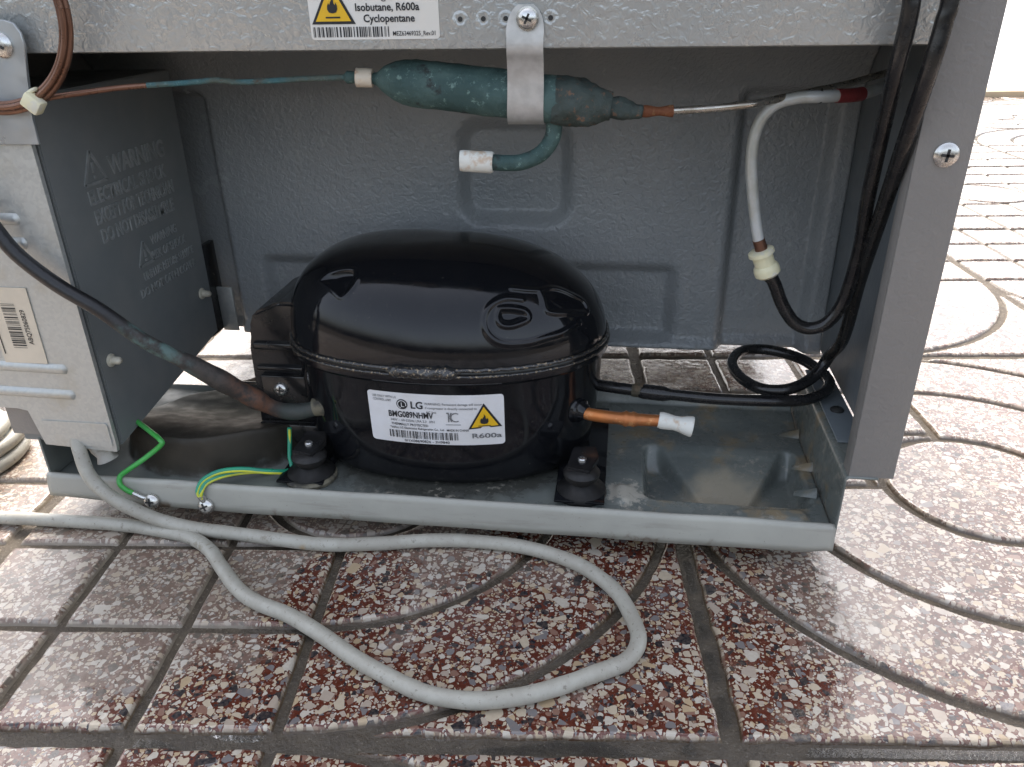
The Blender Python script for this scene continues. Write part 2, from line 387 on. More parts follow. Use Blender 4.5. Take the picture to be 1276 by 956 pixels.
# ================================================================== THE FLOOR
TA = R(5.9); PITCH = .3033; U0, V0 = .125, .352
def tile_to_world(u, v, z=0): return (u*math.cos(TA) - v*math.sin(TA), u*math.sin(TA) + v*math.cos(TA), z)
def floor_nodes(t):
    """tile coordinates (u,v) as sockets"""
    p = t.sep(t.pos); c, s_ = math.cos(TA), math.sin(TA)
    u = t.math('ADD', t.math('MULTIPLY', p[0], c), t.math('MULTIPLY', p[1], s_))
    v = t.math('SUBTRACT', t.math('MULTIPLY', p[1], c), t.math('MULTIPLY', p[0], s_))
    return u, v, p[2]
def wetness(t, u, v):
    def blob(cu, cv, ru, rv):
        a = t.math('DIVIDE', t.math('SUBTRACT', u, cu), ru); b = t.math('DIVIDE', t.math('SUBTRACT', v, cv), rv)
        d = t.math('SQRT', t.math('ADD', t.math('MULTIPLY', a, a), t.math('MULTIPLY', b, b)))
        return t.math('SUBTRACT', 1, d)
    bl = [blob(.10, .45, .10, .20), blob(-.10, .37, .20, .085), blob(.20, .37, .26, .07), blob(-.25, .32, .3, .07), blob(-.02, .44, .10, .08), blob(.03, .62, .12, .10), blob(-.16, .47, .06, .10), blob(.5, .36, .3, .04)]
    s_ = bl[0]
    for b in bl[1:]: s_ = t.math('MAXIMUM', s_, b)
    n = t.noise(22, 5, .6)
    return t.step(t.math('ADD', s_, t.math('MULTIPLY', t.math('SUBTRACT', n, .5), 1.5)), -.05, .22)
def terrazzo():
    t = NT('terrazzo'); u, v, z = floor_nodes(t)
    vec = t.vadd(t.pos, t.noise(120, 2, col=True), .0012)
    col = None
    wet = wetness(t, u, v)
    n = t.noise(30, 5, .6)
    matrix = t.mix(t.step(t.noise(220, 4), .3, .7), (.145, .060, .047), (.105, .040, .031))
    chipany = None
    chips = None
    for sc, keep, e0, e1 in ((84, .13, .10, .24), (150, .60, .08, .27), (265, .54, .08, .24), (460, .42, .10, .22)):
        c = t.sep(t.voro(sc, 'F1', 'Color', vec, dim='2D')); d = t.voro(sc, 'DISTANCE_TO_EDGE', 'Distance', vec, dim='2D'); f1 = t.voro(sc, 'F1', 'Distance', vec, dim='2D')
        thr = t.math('MULTIPLY_ADD', c[1], e1-e0, e0)
        d = t.math('MINIMUM', t.math('SUBTRACT', d, thr), t.math('SUBTRACT', .58, f1))
        mask = t.math('MULTIPLY', t.math('GREATER_THAN', d, 0), t.math('LESS_THAN', c[0], keep))
        cc = t.ramp(c[2], [(0, (.60, .52, .41)), (.22, (.64, .59, .51)), (.40, (.54, .43, .30)), (.50, (.50, .43, .36)), (.64, (.21, .20, .20)), (.74, (.28, .175, .14)), (.83, (.022, .022, .026))], const=True)
        cc = t.mix(t.step(t.noise(400, 3), .3, .8, 0, .25), cc, (.35, .27, .22))
        if chips is None: chips, chipany = cc, mask
        else:
            chips = t.mix(chipany, cc, chips); chipany = t.math('MAXIMUM', chipany, mask)
    # fine crushed stone in the matrix
    matrix = t.mix(t.math('MULTIPLY', t.step(t.noise(900, 2), .62, .7), .5), matrix, (.40, .30, .26))
    surf = t.mix(chipany, matrix, chips)
    dry = t.math('SUBTRACT', 1, wet)
    film = t.math('MULTIPLY', dry, t.math('ADD', t.step(t.noise(11, 6, .65), .3, .75, .24, .46), t.step(u, -.05, -.30, 0, .16)))
    surf = t.mix(film, surf, (.215, .170, .118))
    # dirt lying in the grooves
    gro = t.math('MULTIPLY', t.step(z, -.0012, -.0032), t.step(t.noise(70, 5, .6), .2, .55, .55, 1))
    surf = t.mix(gro, surf, t.mix(t.math('MAXIMUM', wet, t.step(u, .0, .25, 0, .8)), t.mix(t.step(n, .35, .65), (.185, .150, .105), (.25, .205, .145)), t.mix(t.step(n, .35, .65), (.085, .06, .04), (.13, .098, .066))))
    edge = t.math('MULTIPLY', t.math('MULTIPLY', t.step(z, -.0001, -.0009), t.step(z, -.0030, -.0015)), t.step(t.noise(120, 5), .4, .62, 0, .6))
    surf = t.mix(edge, surf, (.40, .33, .25))
    hsv = t.n.new('ShaderNodeHueSaturation'); t.put(hsv.inputs['Color'], surf)
    t.put(hsv.inputs['Saturation'], t.step(wet, 0, 1, .92, 1.22)); t.put(hsv.inputs['Value'], t.step(wet, 0, 1, .95, .72))
    rough = t.step(t.noise(40, 5, .6), .3, .7, .24, .46)
    damp = t.math('MULTIPLY', t.step(u, .08, .22), t.step(t.noise(14, 5, .6), .30, .60, .6, 1))
    rough = t.math('MULTIPLY', rough, t.step(damp, 0, 1, 1, .26))
    rough = t.math('MULTIPLY', rough, t.step(wet, 0, 1, 1, .22))
    t.set(base=hsv.outputs[0], rough=rough, spec=.6)
    nb = t.bump(t.math('ADD', t.noise(330, 4, .65), t.math('MULTIPLY', t.noise(60, 4), 2)), .16, .0009)
    t.bump(t.math('MULTIPLY', t.noise(700, 3), t.math('MULTIPLY', wet, t.step(z, .0, -.001))), .6, .0012, nb)
    return t.m
M['terrazzo'] = terrazzo()
def groutm():
    t = NT('cement_joint'); u, v, z = floor_nodes(t); wet = wetness(t, u, v); n = t.noise(60, 6, .65)
    col = t.mix(t.step(n, .35, .65), (.105, .082, .055), (.066, .050, .034))
    col = t.mix(t.step(t.noise(420, 3), .6, .7, 0, .4), col, (.36, .31, .24))
    t.set(base=t.mix(t.math('MULTIPLY', wet, .45), col, (.06, .05, .038)), rough=t.step(wet, 0, 1, .75, .12))
    t.bump(t.math('ADD', t.noise(300, 5, .75), t.math('MULTIPLY', n, 2)), .8, .0022); return t.m
M['grout'] = groutm()
floor = None
bm = bmesh.new()
for cx_, cy_ in ((-8, -2), (10, -2), (10, 3.62), (-8, 3.62)):
    bm.verts.new(tile_to_world(cx_, cy_, -.0042))
bm.faces.new(bm.verts)
floor = frombm('floor', bm, M['grout'], smooth=False); floor['kind'] = 'structure'
# moulded tiles: a round pad in the middle, ring grooves in two opposite quarters, a square grid in the other two
TP = PITCH*2
def tile_mesh(kind, N, seed):
    hp = TP/2 - .0040
    def h(x, y):
        r = math.hypot(x, y); d = abs(r-.090)
        if r > .090:
            d = min(d, abs(x), abs(y))
            if (x*y > 0) == (kind == 'ring_a'): d = min(d, abs(r-.200), abs(r-.299))
            else: d = min(d, *(abs(abs(q)-g) for q in (x, y) for g in (.1012, .2022)))
        z = -.0058*(1-sst(.0022, .0066, d + .0007*mn.noise((x*70, y*70, seed))))
        e = hp - max(abs(x), abs(y)) + .0018*mn.noise((x*60+seed, y*60, 3.1))
        z = min(z, -.009*(1-sst(-.001, .0055, e)))
        z += .0006*mn.noise((x*25+seed, y*25, .3)) + .0002*mn.noise((x*140, y*140+seed, .7))
        return (x, y, z)
    c = lin(-hp-.001, hp+.001, N); V = [h(x, y) for y in c for x in c]
    F = [(j*N+i, j*N+i+1, (j+1)*N+i+1, (j+1)*N+i) for j in range(N-1) for i in range(N-1)]
    me = bpy.data.meshes.new('tile'); me.from_pydata(V, [], F); me.shade_smooth(); me.materials.append(M['terrazzo']); return me
TM = {'ring_a': tile_mesh('ring_a', 360, 1), 'ring_b': tile_mesh('ring_b', 360, 5)}
cells = [(i, j) for j in range(-1, 3) for i in range(-3, 3)] + [(i, j) for j in range(3, 6) for i in range(0, 6)]
for (i, j) in cells:
    o = bpy.data.objects.new('tile', TM['ring_a' if (i+j) % 2 == 0 else 'ring_b']); COL.objects.link(o); o.parent = floor
    o.location = tile_to_world(U0+TP*(i+.5), V0+TP*(j+.5), random.uniform(-.0005, .0005))
    o.rotation_euler = (random.uniform(-.0015, .0015), random.uniform(-.0015, .0015), TA + random.choice((0, math.pi)) + random.uniform(-.002, .002))
# water standing in the joints
wm = NT('water'); wm.set(base=(.9, .93, .95), rough=.02, Transmission_Weight=1.0, IOR=1.33); wm.bump(wm.noise(190, 4, .6), .8, .0016)
M['water'] = wm.m
bm = bmesh.new()
def water_strip(u0, u1, v0, v1, nu, nv, thr, seed, zz=-.0022):
    vs = {}
    for a in range(nu+1):
        for b in range(nv+1):
            u = u0+(u1-u0)*a/nu; v = v0+(v1-v0)*b/nv
            vs[a, b] = (u, v, mn.noise((u*22+seed, v*70, seed)))
    made = {}
    def gv(a, b):
        if (a, b) not in made: made[a, b] = bm.verts.new(tile_to_world(vs[a, b][0], vs[a, b][1], zz + .0003*vs[a, b][2]))
        return made[a, b]
    for a in range(nu):
        for b in range(nv):
            if vs[a, b][2] + vs[a+1, b+1][2] > thr: bm.faces.new((gv(a, b), gv(a+1, b), gv(a+1, b+1), gv(a, b+1)))
water_strip(-.27, .10, .346, .3565, 260, 12, .25, 5)
water_strip(.17, .75, .3475, .3545, 300, 8, -.5, 9)
water_strip(.1215, .1285, .37, .54, 8, 120, .05, 12)
wo = frombm('water', bm, M['water']); wo['kind'] = 'structure'; wo['label'] = 'thin clear water lying in the tile joints'
# bright paving beyond the tiled floor
pm = simple('pale_concrete', (.62, .60, .57), (.55, .53, .5), 3, .8)
bm = bmesh.new()
for c in ((-8, 3.75), (40, 3.75), (40, 60), (-8, 60)): bm.verts.new(tile_to_world(*c, -.003))
bm.faces.new(bm.verts); o = frombm('pavement', bm, pm, smooth=False); o['kind'] = 'structure'
bm = bmesh.new(); box(bm, -4, 9, 3.62, 3.75, -.03, .022, .006)
o = frombm('kerb', bm, simple('tan_kerb_stone', (.50, .38, .24), (.44, .34, .22), 8, .75)); o.rotation_euler = (0, 0, TA); o['kind'] = 'structure'

# ================================================================== REFRIGERATOR
FR = thing('refrigerator', 'grey refrigerator back with open compressor bay, silver crossbar and base tray', 'refrigerator')
# --- crossbar over the bay
boxo('crossbar', (-.5055, .1855, .549, .572, .406, .56), M['beam'], FR, bev=.003)
boxo('rear_panel', (-.505, .185, .5525, .575, .5605, 1.72), M['beam'], FR, bev=.002)
boxo('cabinet_body', (-.536, .2165, .58, 1.24, .455, 1.73), M['inner'], FR, bev=.004)
boxo('cabinet_body', (-.536, .2165, .83, 1.24, .10, .4545), M['inner'], FR, bev=.004)
for hx in (-.1094, -.0942, -.0796, -.0507):
    latheo('punched_dimple', (hx, .5495, .4244), (hx, .54, .4244), [(0, .0062), (.0005, .0052), (.0009, .0040), (.0007, .0030), (.0003, .0022), (.0002, .0002)], M['beam'], FR, seg=20, ang=80)
    latheo('punched_hole', (hx, .5495, .4244), (hx, .54, .4244), [(.0002, .0016), (.00075, .0016)], M['dark'], FR, seg=14)  # dark disc painting the shade inside the hole
# --- side posts with folded edge
bm = bmesh.new(); box(bm, .1862, .220, .549, .5515, .0935, 1.73, .0009); box(bm, .2172, .220, .5517, 1.24, .0935, 1.73, .0005); box(bm, .1862, .1880, .5517, .566, .0935, .40, .0004)
po = frombm('side_post', bm, M['post'], FR)
bm = bmesh.new(); box(bm, .2150, .2168, .5520, .829, .094, .454, .0003); frombm('side_liner', bm, M['inner'], FR)
bm = bmesh.new(); box(bm, -.5395, -.506, .549, .5515, .088, 1.73, .0009); box(bm, -.5395, -.5367, .5517, 1.24, .088, 1.73, .0005)
frombm('side_post', bm, M['post'], FR)
screw(FR, (.2046, .5488, .3412), (0, -1, 0), r=.0078, h=.0034, rot=.7)
# --- rear wall of the bay with pressed pockets
def wall_pt(x, z):
    y = .800
    d = 0
    d = max(d, .015*sst(.004, -.015, sdrr(x, z, -.170, -.050, .220, .329, .026)))
    d = max(d, .012*sst(.003, -.014, sdrr(x, z, -.398, .062, .094, .183, .014)))
    d = max(d, .016*sst(.001, -.010, sdrr(x, z, .104, .200, .06, .359, .014)))
    d = max(d, .016*sst(.001, -.010, sdrr(x, z, -.512, -.428, .06, .357, .014)))
    y += d
    y -= .010*sst(.190, .200, x) * 0 - .0
    y -= .055*sst(.345, .44, z)
    y += .0012*mn.noise((x*9, z*9, 2)) + .0009*sst(.2, .1, z)*mn.noise((x*40, z*60, 5))
    y -= .006*sst(.103, .091, z)
    return (x, y, z)
grid('bay_rear_wall', lin(-.536, .2148, 330), lin(.090, .452, 170), wall_pt, M['wall'], FR, solid=-.002)
# glossy corner bracket at the far left of the bay
bm = bmesh.new(); box(bm, -.452, -.446, .752, .792, .10, .20, .001); frombm('corner_bracket', bm, M['blk'], FR)
boxo('corner_bracket', (-.446, -.428, .778, .7805, .098, .15), M['galv'], FR, bev=.0006)
# --- base tray
def tray_pt(x, y):
    rt_ = sst(-.24, -.12, x)
    z = .0405 + .006*sst(.70, .75, y)*rt_ - .004*sst(.70, .745, y)*(1-rt_)
    # wide pressed recess on the right with a sloping tongue at its back
    d = sdrr(x, y, .030, .174, .5785, .672, .012)
    rec = sst(.001, -.007, d)
    rec = min(rec, sst(.674, .657, y))
    z -= .025*rec
    t = (y-.600)/(.664-.600)
    if t > -.3:
        half_ = .018 + .034*max(0, min(1.1, t)); tongue = sst(half_+.007, half_, abs(x-.104))*sst(-.16, .02, t)*rec
        z += tongue*(.006 + .016*max(0, min(1, t)))
    # rounded pressed mound on the left, its top falling away to the back
    r_ = math.hypot((x+.39)/.100, (y-.660)/.095)
    k_ = sst(1.0, .93, r_ + .02*mn.noise((x*30, y*30, 8)))
    z += k_*(.038 - .034*sst(.575, .70, y) + .003*sst(.0, 1, abs(x+.39)/.07))
    z += .0035*sst(.012, .004, seg_d(x, y, (.115, .562), (.158, .565)))*1.0
    z += .003*sst(.010, .003, seg_d(x, y, (.012, .575), (.012, .59)))
    z += .0006*mn.noise((x*18, y*18, 1)) + .0003*mn.noise((x*60, y*60, 1))
    # rear lip
    z += (.004 + .009*rt_)*sst(.744, .7475, y)
    return (x, y, z)
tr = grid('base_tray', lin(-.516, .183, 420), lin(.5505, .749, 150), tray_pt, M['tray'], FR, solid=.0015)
# front lip: folded sheet
def lip_pt(x, s):
    zt = .0455 + .001*mn.noise((x*14, 0, 4)); zb = .0205 + .004*sst(-.40, -.52, x) + .0015*mn.noise((x*11, 2, 4))
    cut = .012*sst(.160, .186, x)
    prof = [(.5545, zt-.004), (.5520, zt-.0008), (.5500, zt), (.5484, zt-.0015), (.5476, zt-.005), (.5465, (zt+zb)/2), (.5455, zb+cut*.3)]
    i = int(s); i = min(i, 5); f_ = s-i
    a, b = prof[i], prof[i+1]
    return (x, a[0]+(b[0]-a[0])*f_, a[1]+(b[1]-a[1])*f_)
grid('front_lip', lin(-.519, .1845, 140), lin(0, 6, 13), lip_pt, M['lip'], FR, solid=.0012)
# right wall of the tray
def side_pt(y, s):
    zt = .0915 - .014*sst(.57, .60, y)*0 - .036*sst(.72, .75, y)
    z = .020 + (zt-.020)*min(s, 1.0)
    x = .1835 + (.0016 if s < 1 else .0016 + (s-1)*.026)
    x -= .0045*sst(.5, 1, s)*0
    return (x, y, z + (.0012 if s > 1 else 0))
grid('tray_side_wall', lin(.5475, .749, 50), [0, .2, .4, .6, .8, .9, .96, 1.0, 1.06, 1.2, 1.5, 1.9], side_pt, M['tray'], FR, solid=.0012)
bm = bmesh.new(); prism(bm, [(.551, .03), (.551, .083), (.60, .083), (.66, .06), (.75, .044), (.75, .03)], lambda u, v, d: (d, u, v), -.5185, -.5165); frombm('tray_side_wall', bm, M['tray'], FR)
for gx, gy in ((.172, .640), (.166, .597), (.170, .70)):   # pressed gussets in the tray corner
    bm = bmesh.new(); vs = [bm.verts.new(p) for p in ((gx-.006, gy, .0408), (gx+.013, gy-.003, .0408), (gx+.0128, gy, .050), (gx+.013, gy+.012, .0408), (gx-.004, gy+.007, .0408))]
    for q in ((0, 1, 2), (0, 2, 4), (2, 1, 3), (2, 3, 4)): bm.faces.new([vs[i] for i in q])
    frombm('pressed_gusset', bm, M['tray'], FR, ang=80)
# tray hardware at the right edge
latheo('levelling_spring', (.197, .578, .0935), (.197, .578, .2), [(0.0015*i, .0052 + .0012*(i % 2)) for i in range(12)], M['screw'], FR, ang=80)
boxo('hinge_plate', (.189, .212, .60, .74, .0945, .0965), M['inner'], FR, bev=.0005)
screw(FR, (.2005, .655, .0966), (0, 0, 1), r=.006, h=.003, mat='dark')
screw(FR, (-.4151, .5432, .0275), (0, -1, .25), r=.0076, h=.0045, rot=.8)
screw(FR, (-.3626, .5432, .0262), (0, -1, .25), r=.0074, h=.0045, rot=1.2)
boxo('rear_stiffener', (-.455, .150, .757, .760, .030, .043), M['blk'], FR, bev=.001)
# wheel blocks below the tray that carry it
for wx in (-.495, .150):
    bm = bmesh.new(); lathe(bm, (wx-.015, .725, .0150), (wx+.015, .725, .0150), [(0, .011), (.002, .0150), (.028, .0150), (.03, .011)], 28)
    box(bm, wx-.019, wx+.019, .711, .739, .016, .030, .001); frombm('roller', bm, M['rub'], FR)
# --- sticker on the crossbar
LT = .0004
def onbeam(u, v): return (-.2108 + u, .5490-LT*2.2, .4130 + v)
lab = bmesh.new(); prism(lab, rrect(0, .0875, 0, .062, .0022), lambda u, v, d: (-.2108+u + .003*(0), .5490-d, .4130+v), .0001, .0005)
lb = frombm('warning_sticker', lab, M['papery'], FR, smooth=False)
p = Print(); p.text('Isobutane, R600a', .0320, .0172, .0430, .0045, .00012); p.text('Cyclopentane', .0370, .0105, .0345, .0045, .00012)
p.text('MEZ63469325_Rev.01', .0562, .0022, .0285, .0027, .00008); p.text('Blowing agent', .033, .0305, .038, .0045); p.text('Refrigerant', .036, .024, .033, .0045)
p.barcode(.0018, .0545, .0016, .0078, 36, 3); p.build('printed_text', onbeam, M['ink'], lb)
def tri(pr_, cx, y0, w_, h_): return pr_.poly([(cx-w_/2, y0), (cx+w_/2, y0), (cx, y0+h_)])
q = Print(); tri(q, .0165, .0095, .030, .027); q.build('warning_border', lambda u, v: (-.2108+u, .5490-LT*2.2, .4130+v), M['ink'], lb)
q = Print(); tri(q, .0165, .0112, .0242, .0218); q.build('warning_triangle', lambda u, v: (-.2108+u, .5490-LT*2.9, .4130+v), M['warn'], lb)
q = Print(); q.poly([(.0165+a*.0085, .0160+b*.0105) for a, b in FLAME]); q.rect(.0115, .0215, .0130, .0140); q.build('flame_symbol', lambda u, v: (-.2108+u, .5490-LT*3.6, .4130+v), M['ink'], lb)

# ================================================================== COMPRESSOR
CP = thing('compressor', 'gloss black hermetic compressor with white sticker mounted on base tray', 'compressor')
ccx, ccy, ca, cb, czs, cH = -.156, .664, .147, .098, .159, .087
def cex(th):
    w_ = max(0, -math.cos(th))**1.2
    return 2.15+.35*w_, 2.4+1.2*w_, 2.1+.7*w_
def crad(th):
    n_, p_, q_ = cex(th); c, s_ = math.cos(th), math.sin(th)
    m_ = (abs(c)**n_ + abs(s_)**n_)**(-1/n_)
    aa = ca if c > 0 else ca-.004*abs(c)
    return aa*m_*c, cb*m_*s_, p_, q_
TEAR = [(-.0783, .6003), (-.0922, .5959), (-.1031, .5883), (-.1068, .5815), (-.1038, .5773), (-.0941, .577), (-.0795, .5811), (-.0638, .5884), (-.0451, .6013), (-.0314, .617)]
POCK = [(-.0954, .5895), (-.084, .593), (-.0744, .5949), (-.0721, .592), (-.0832, .5853), (-.0926, .5827), (-.0968, .5849)]
TRAP = [(-.065, .6131), (-.0539, .6226), (-.0394, .6292), (-.0285, .6343), (-.0267, .6281), (-.0427, .6121), (-.0574, .6032), (-.0619, .6087)]
BAR = [(-.0867, .605), (-.0759, .6083), (-.065, .6131)]
LEFT = [(-.2522, .606), (-.2428, .6099), (-.222, .6081), (-.2157, .6003), (-.2196, .5925), (-.2283, .5892), (-.240, .597)]
def inside(P, x, y):
    c = False; n_ = len(P); j = n_-1
    for i in range(n_):
        if (P[i][1] > y) != (P[j][1] > y) and x < (P[j][0]-P[i][0])*(y-P[i][1])/(P[j][1]-P[i][1])+P[i][0]: c = not c
        j = i
    return c
def pl_d(P, x, y, closed=False):
    n_ = len(P); return min(seg_d(x, y, P[i], P[(i+1) % n_]) for i in range(n_ if closed else n_-1))
def zd(x, y):
    th = math.atan2((y-ccy)/cb, (x-ccx)/ca); n_, p_, q_ = cex(th)
    r_ = (abs((x-ccx)/ca)**n_ + abs((y-ccy)/cb)**n_)**(1/n_)
    return czs + cH*max(0, 1-r_**p_)**(1/q_)
def lift(P, closed=False):
    """outline laid on the dome, rounded, as 3D points"""
    Q = catmull([(a, b, 0) for a, b in (P + [P[0]] if closed else P)], 5)
    return [Vector((q.x, q.y, zd(q.x, q.y))) for q in Q]
def d3(L, v):
    m_ = 1
    for a, b in zip(L, L[1:]):
        ab = b-a; t = max(0, min(1, (v-a).dot(ab)/ab.length_squared)); m_ = min(m_, (v-a-ab*t).length)
    return m_
L_TEAR, L_TRAP, L_POCK, L_BAR, L_LEFT = lift(TEAR), lift(TRAP, True), lift(POCK, True), lift(BAR), lift(LEFT, True)
def emboss(x, y, z):
    d = 0
    if -.118 < x < -.015 and .568 < y < .646 and z > czs+.02:
        v = Vector((x, y, z))
        d += .0019*sst(.0042, .0, d3(L_TEAR, v))
        a = d3(L_TRAP, v); d = max(d, .0019*sst(.0038, .0, a)); d -= .0012*sst(.003, .008, a)*(1 if inside(TRAP, x, y) else 0)
        d = max(d, .0017*sst(.0036, .0, d3(L_BAR, v)))
        a = d3(L_POCK, v); d = max(d, .0018*sst(.0034, .0, a)); d -= .0026*sst(.001, .006, a)*(1 if inside(POCK, x, y) else 0)
    elif -.262 < x < -.208 and .583 < y < .616:
        v = Vector((x, y, z)); a = d3(L_LEFT, v)
        d += .0008*sst(.0035, .0, a) - (.0042*sst(.0, .008, a) if inside(LEFT, x, y) else 0)
    return d
NT_, NR = 900, 260
V = []; F = []
for k in range(NT_):
    th = 2*math.pi*k/NT_; ex_, ey_, p_, q_ = crad(th)
    for i in range(NR):
        # even spacing along the curved profile
        a = (i/(NR-1))*math.pi/2
        hh = math.sin(a)**(1.0); r_ = max(0, 1-hh**q_)**(1/p_) if i < NR-1 else 0
        x, y, z = ccx+ex_*r_, ccy+ey_*r_, czs+cH*hh
        e = emboss(x, y, z)
        if e:
            nrm = Vector((ex_*r_*1.0, ey_*r_*2.0, .05)).normalized(); x += nrm.x*e; y += nrm.y*e; z += nrm.z*e
        V.append((x, y, z))
for k in range(NT_):
    k2 = (k+1) % NT_
    for i in range(NR-1): F.append((k*NR+i, k2*NR+i, k2*NR+i+1, k*NR+i+1))
me = bpy.data.meshes.new('upper_shell'); me.from_pydata(V, [], F)
bm = bmesh.new(); bm.from_mesh(me); bmesh.ops.remove_doubles(bm, verts=[v for v in bm.verts if v.co.z > czs+cH-1e-5], dist=.0002); bm.to_mesh(me); bm.free()
me.shade_smooth(); us = link('upper_shell', me, M['shell'], CP)
LOW = [(.1610, 1.004), (.1590, 1.012), (.1545, 1.016), (.1505, 1.014), (.1485, 1.000), (.1470, .985), (.140, .978), (.125, .972), (.105, .964), (.088, .952), (.074, .943), (.062, .930), (.052, .912), (.046, .888), (.0425, .85), (.0415, .78), (.0413, .5), (.0413, .01)]
def lows(z):
    for (z0, s0), (z1, s1) in zip(LOW, LOW[1:]):
        if z1 <= z <= z0: return s0 + (s1-s0)*(z0-z)/(z0-z1)
    return .7
bm = bmesh.new(); rings = []
for z, s_ in LOW:
    ring = []
    for k in range(200):
        th = 2*math.pi*k/200; ex_, ey_, _, _ = crad(th); ring.append(bm.verts.new((ccx+ex_*s_, ccy+ey_*s_, z)))
    rings.append(ring)
for a, b in zip(rings, rings[1:]):
    for k in range(200): bm.faces.new((a[k], a[(k+1) % 200], b[(k+1) % 200], b[k]))
bm.faces.new(rings[-1]); ls = frombm('lower_shell', bm, M['shell'], CP, ang=28)
def loop_path(z, s_, jit=0, n_=420):
    out = []
    for k in range(n_+1):
        th = 2*math.pi*(k % n_)/n_; ex_, ey_, _, _ = crad(th)
        out.append(Vector((ccx+ex_*s_, ccy+ey_*s_, z + jit*mn.noise((k % n_*.35, z*100, 1)))))
    return out
bm = bmesh.new(); tube(bm, loop_path(.1622, 1.006, .0008), lambda t: .0019+.0004*mn.noise((t*400, 0, 0)), 8, False); frombm('weld_seam', bm, M['seam'], CP, ang=80)
bm = bmesh.new(); tube(bm, loop_path(.1570, 1.016, .0004), .0012, 8, False); frombm('weld_seam', bm, M['seam'], CP, ang=80)
# lumpy weld overlap at the front
pth = []
for k in range(110):
    th = R(257 + 25*k/109); ex_, ey_, _, _ = crad(th); pth.append(Vector((ccx+ex_*1.016, ccy+ey_*1.016, .1602)))
bm = bmesh.new(); tube(bm, pth, lambda t: max(.0004, .0052*min(1, 8*t, 8*(1-t)) + .0010*mn.noise((t*13, 3, 1))), 14)
for v in bm.verts: v.co += Vector((0, -1, .5))*(.0012*mn.noise(v.co*190) + .0010*mn.noise(v.co*520))
frombm('weld_overlap', bm, M['seam'], CP, ang=80)
# mounting feet: black bracket, rubber grommet, clip and bolt
def foot(x0, x1, yf, yb, gx, gy, dirty=False):
    bm = bmesh.new(); box(bm, x0, x1, yf+.03, yb, .0455, .0480, .0008); box(bm, x0, x1, yf, yf+.0295, .0445, .0468, .0008)
    frombm('mounting_bracket', bm, M['shell'], CP)
    g = latheo('rubber_grommet', (gx, gy, .0402), (gx, gy, .1), [(0, .0215), (.0035, .0225), (.0075, .0215), (.0105, .0150), (.0140, .0108), (.0170, .0114), (.0195, .0155), (.0235, .0162), (.0265, .0140), (.0285, .010), (.029, .006)], M['rub'], CP, seg=32)
    bm = bmesh.new(); prism(bm, [(-.012, -.010), (.006, -.013), (.013, .004), (.010, .016), (-.008, .014)], lambda u, v, d: (gx+u*1.1, gy+v*1.1+.004, d+v*.25), .0680, .0740)
    bmesh.ops.bevel(bm, geom=list(bm.edges), offset=.001, segments=2, affect='EDGES'); frombm('grommet_clip', bm, M['blk'], CP)
    latheo('bolt', (gx, gy+.003, .0730), (gx, gy+.003, .1), [(0, .0038), (.0022, .0038), (.003, .003), (.0032, .0005)], M['screw'], CP, seg=18)
    if dirty:
        latheo('dusty_ring', (gx, gy-.002, .0412), (gx, gy-.002, .1), [(0, .0235), (.003, .0240), (.0045, .0225), (.005, .0210)], M['dust'], CP, seg=32)
foot(-.047, -.0035, .5580, .728, -.0245, .5795)
foot(-.300, -.256, .5600, .728, -.2735, .5800, True)
# plastic terminal cover on the left
TC = None
bm = bmesh.new()
def tcf(u, v, d): return (u, d, v)
prism(bm, [(-.342, .050), (-.338, .118), (-.3345, .146), (-.3365, .166), (-.330, .1815), (-.3050, .1925), (-.270, .1925), (-.262, .17), (-.262, .060), (-.280, .050)], tcf, .628, .725)
bmesh.ops.bevel(bm, geom=list(bm.edges), offset=.003, segments=3, affect='EDGES')
tc = frombm('terminal_cover', bm, M['blk'], CP)
for zz, hh in ((.1505, .007), (.128, .0045)):
    boxo('cover_rib', (-.333, -.276, .6235, .629, zz-hh/2, zz+hh/2), M['blk'], tc, bev=.0018)
boxo('cover_door', (-.330, -.276, .6215, .6285, .078, .122), M['blk'], tc, bev=.002)
boxo('cover_foot', (-.338, -.268, .6180, .6280, .051, .072), M['blk'], tc, bev=.003)
screw(CP, (-.3105, .6214, .1085), (0, -1, .1), r=.0068, h=.0042, rot=.6)
# tube fittings
def surf(x, z, off=0):
    s_ = lows(z); dx = (x-ccx)/(ca*s_); n_ = 2.15
    if x < ccx:
        dx = (x-ccx)/((ca-.003)*s_); n_ = 2.15+.35*abs(dx)**1.2
    return ccy - cb*s_*max(0, 1-abs(dx)**n_)**(1/n_) - off
latheo('stub_collar', (-.0390, .6225, .1050), (-.0190, .6100, .1035), [(0, .0130), (.009, .0128), (.011, .0108), (.0135, .0106), (.015, .0082), (.019, .0066), (.0195, .0060)], M['shell'], CP, seg=28)
latheo('stub_collar', (-.0330, .676, .1035), (.02, .668, .1035), [(0, .0115), (.012, .0112), (.016, .0090), (.019, .0070)], M['shell'], CP, seg=28)
latheo('stub_collar', (-.2560, .604, .1050), (-.2900, .600, .0980), [(0, .0110), (.008, .0108), (.010, .0092), (.016, .0086)], M['dust'], CP, seg=28)
pt = tubeo('process_tube', [(-.030, .6170, .1045), (-.0200, .6115, .1036), (.0047, .6090, .1025), (.026, .6090, .1020), (.046, .6100, .1015)], lambda t: .0056 + .0012*sst(.50, .56, t)*sst(.72, .62, t)*(1+.5*math.sin(60*t)) - .0003*sst(.7, .8, t), M['cubare'], CP, seg=20, label='bare orange copper stub pipe')
bm = bmesh.new(); lathe(bm, (.040, .6112, .1018), (.0700, .609, .0975), [(0, .0068), (.003, .0076), (.008, .0072), (.014, .0064), (.019, .0070), (.024, .0084), (.0285, .0092), (.0300, .0088), (.0295, .0075)], 28)
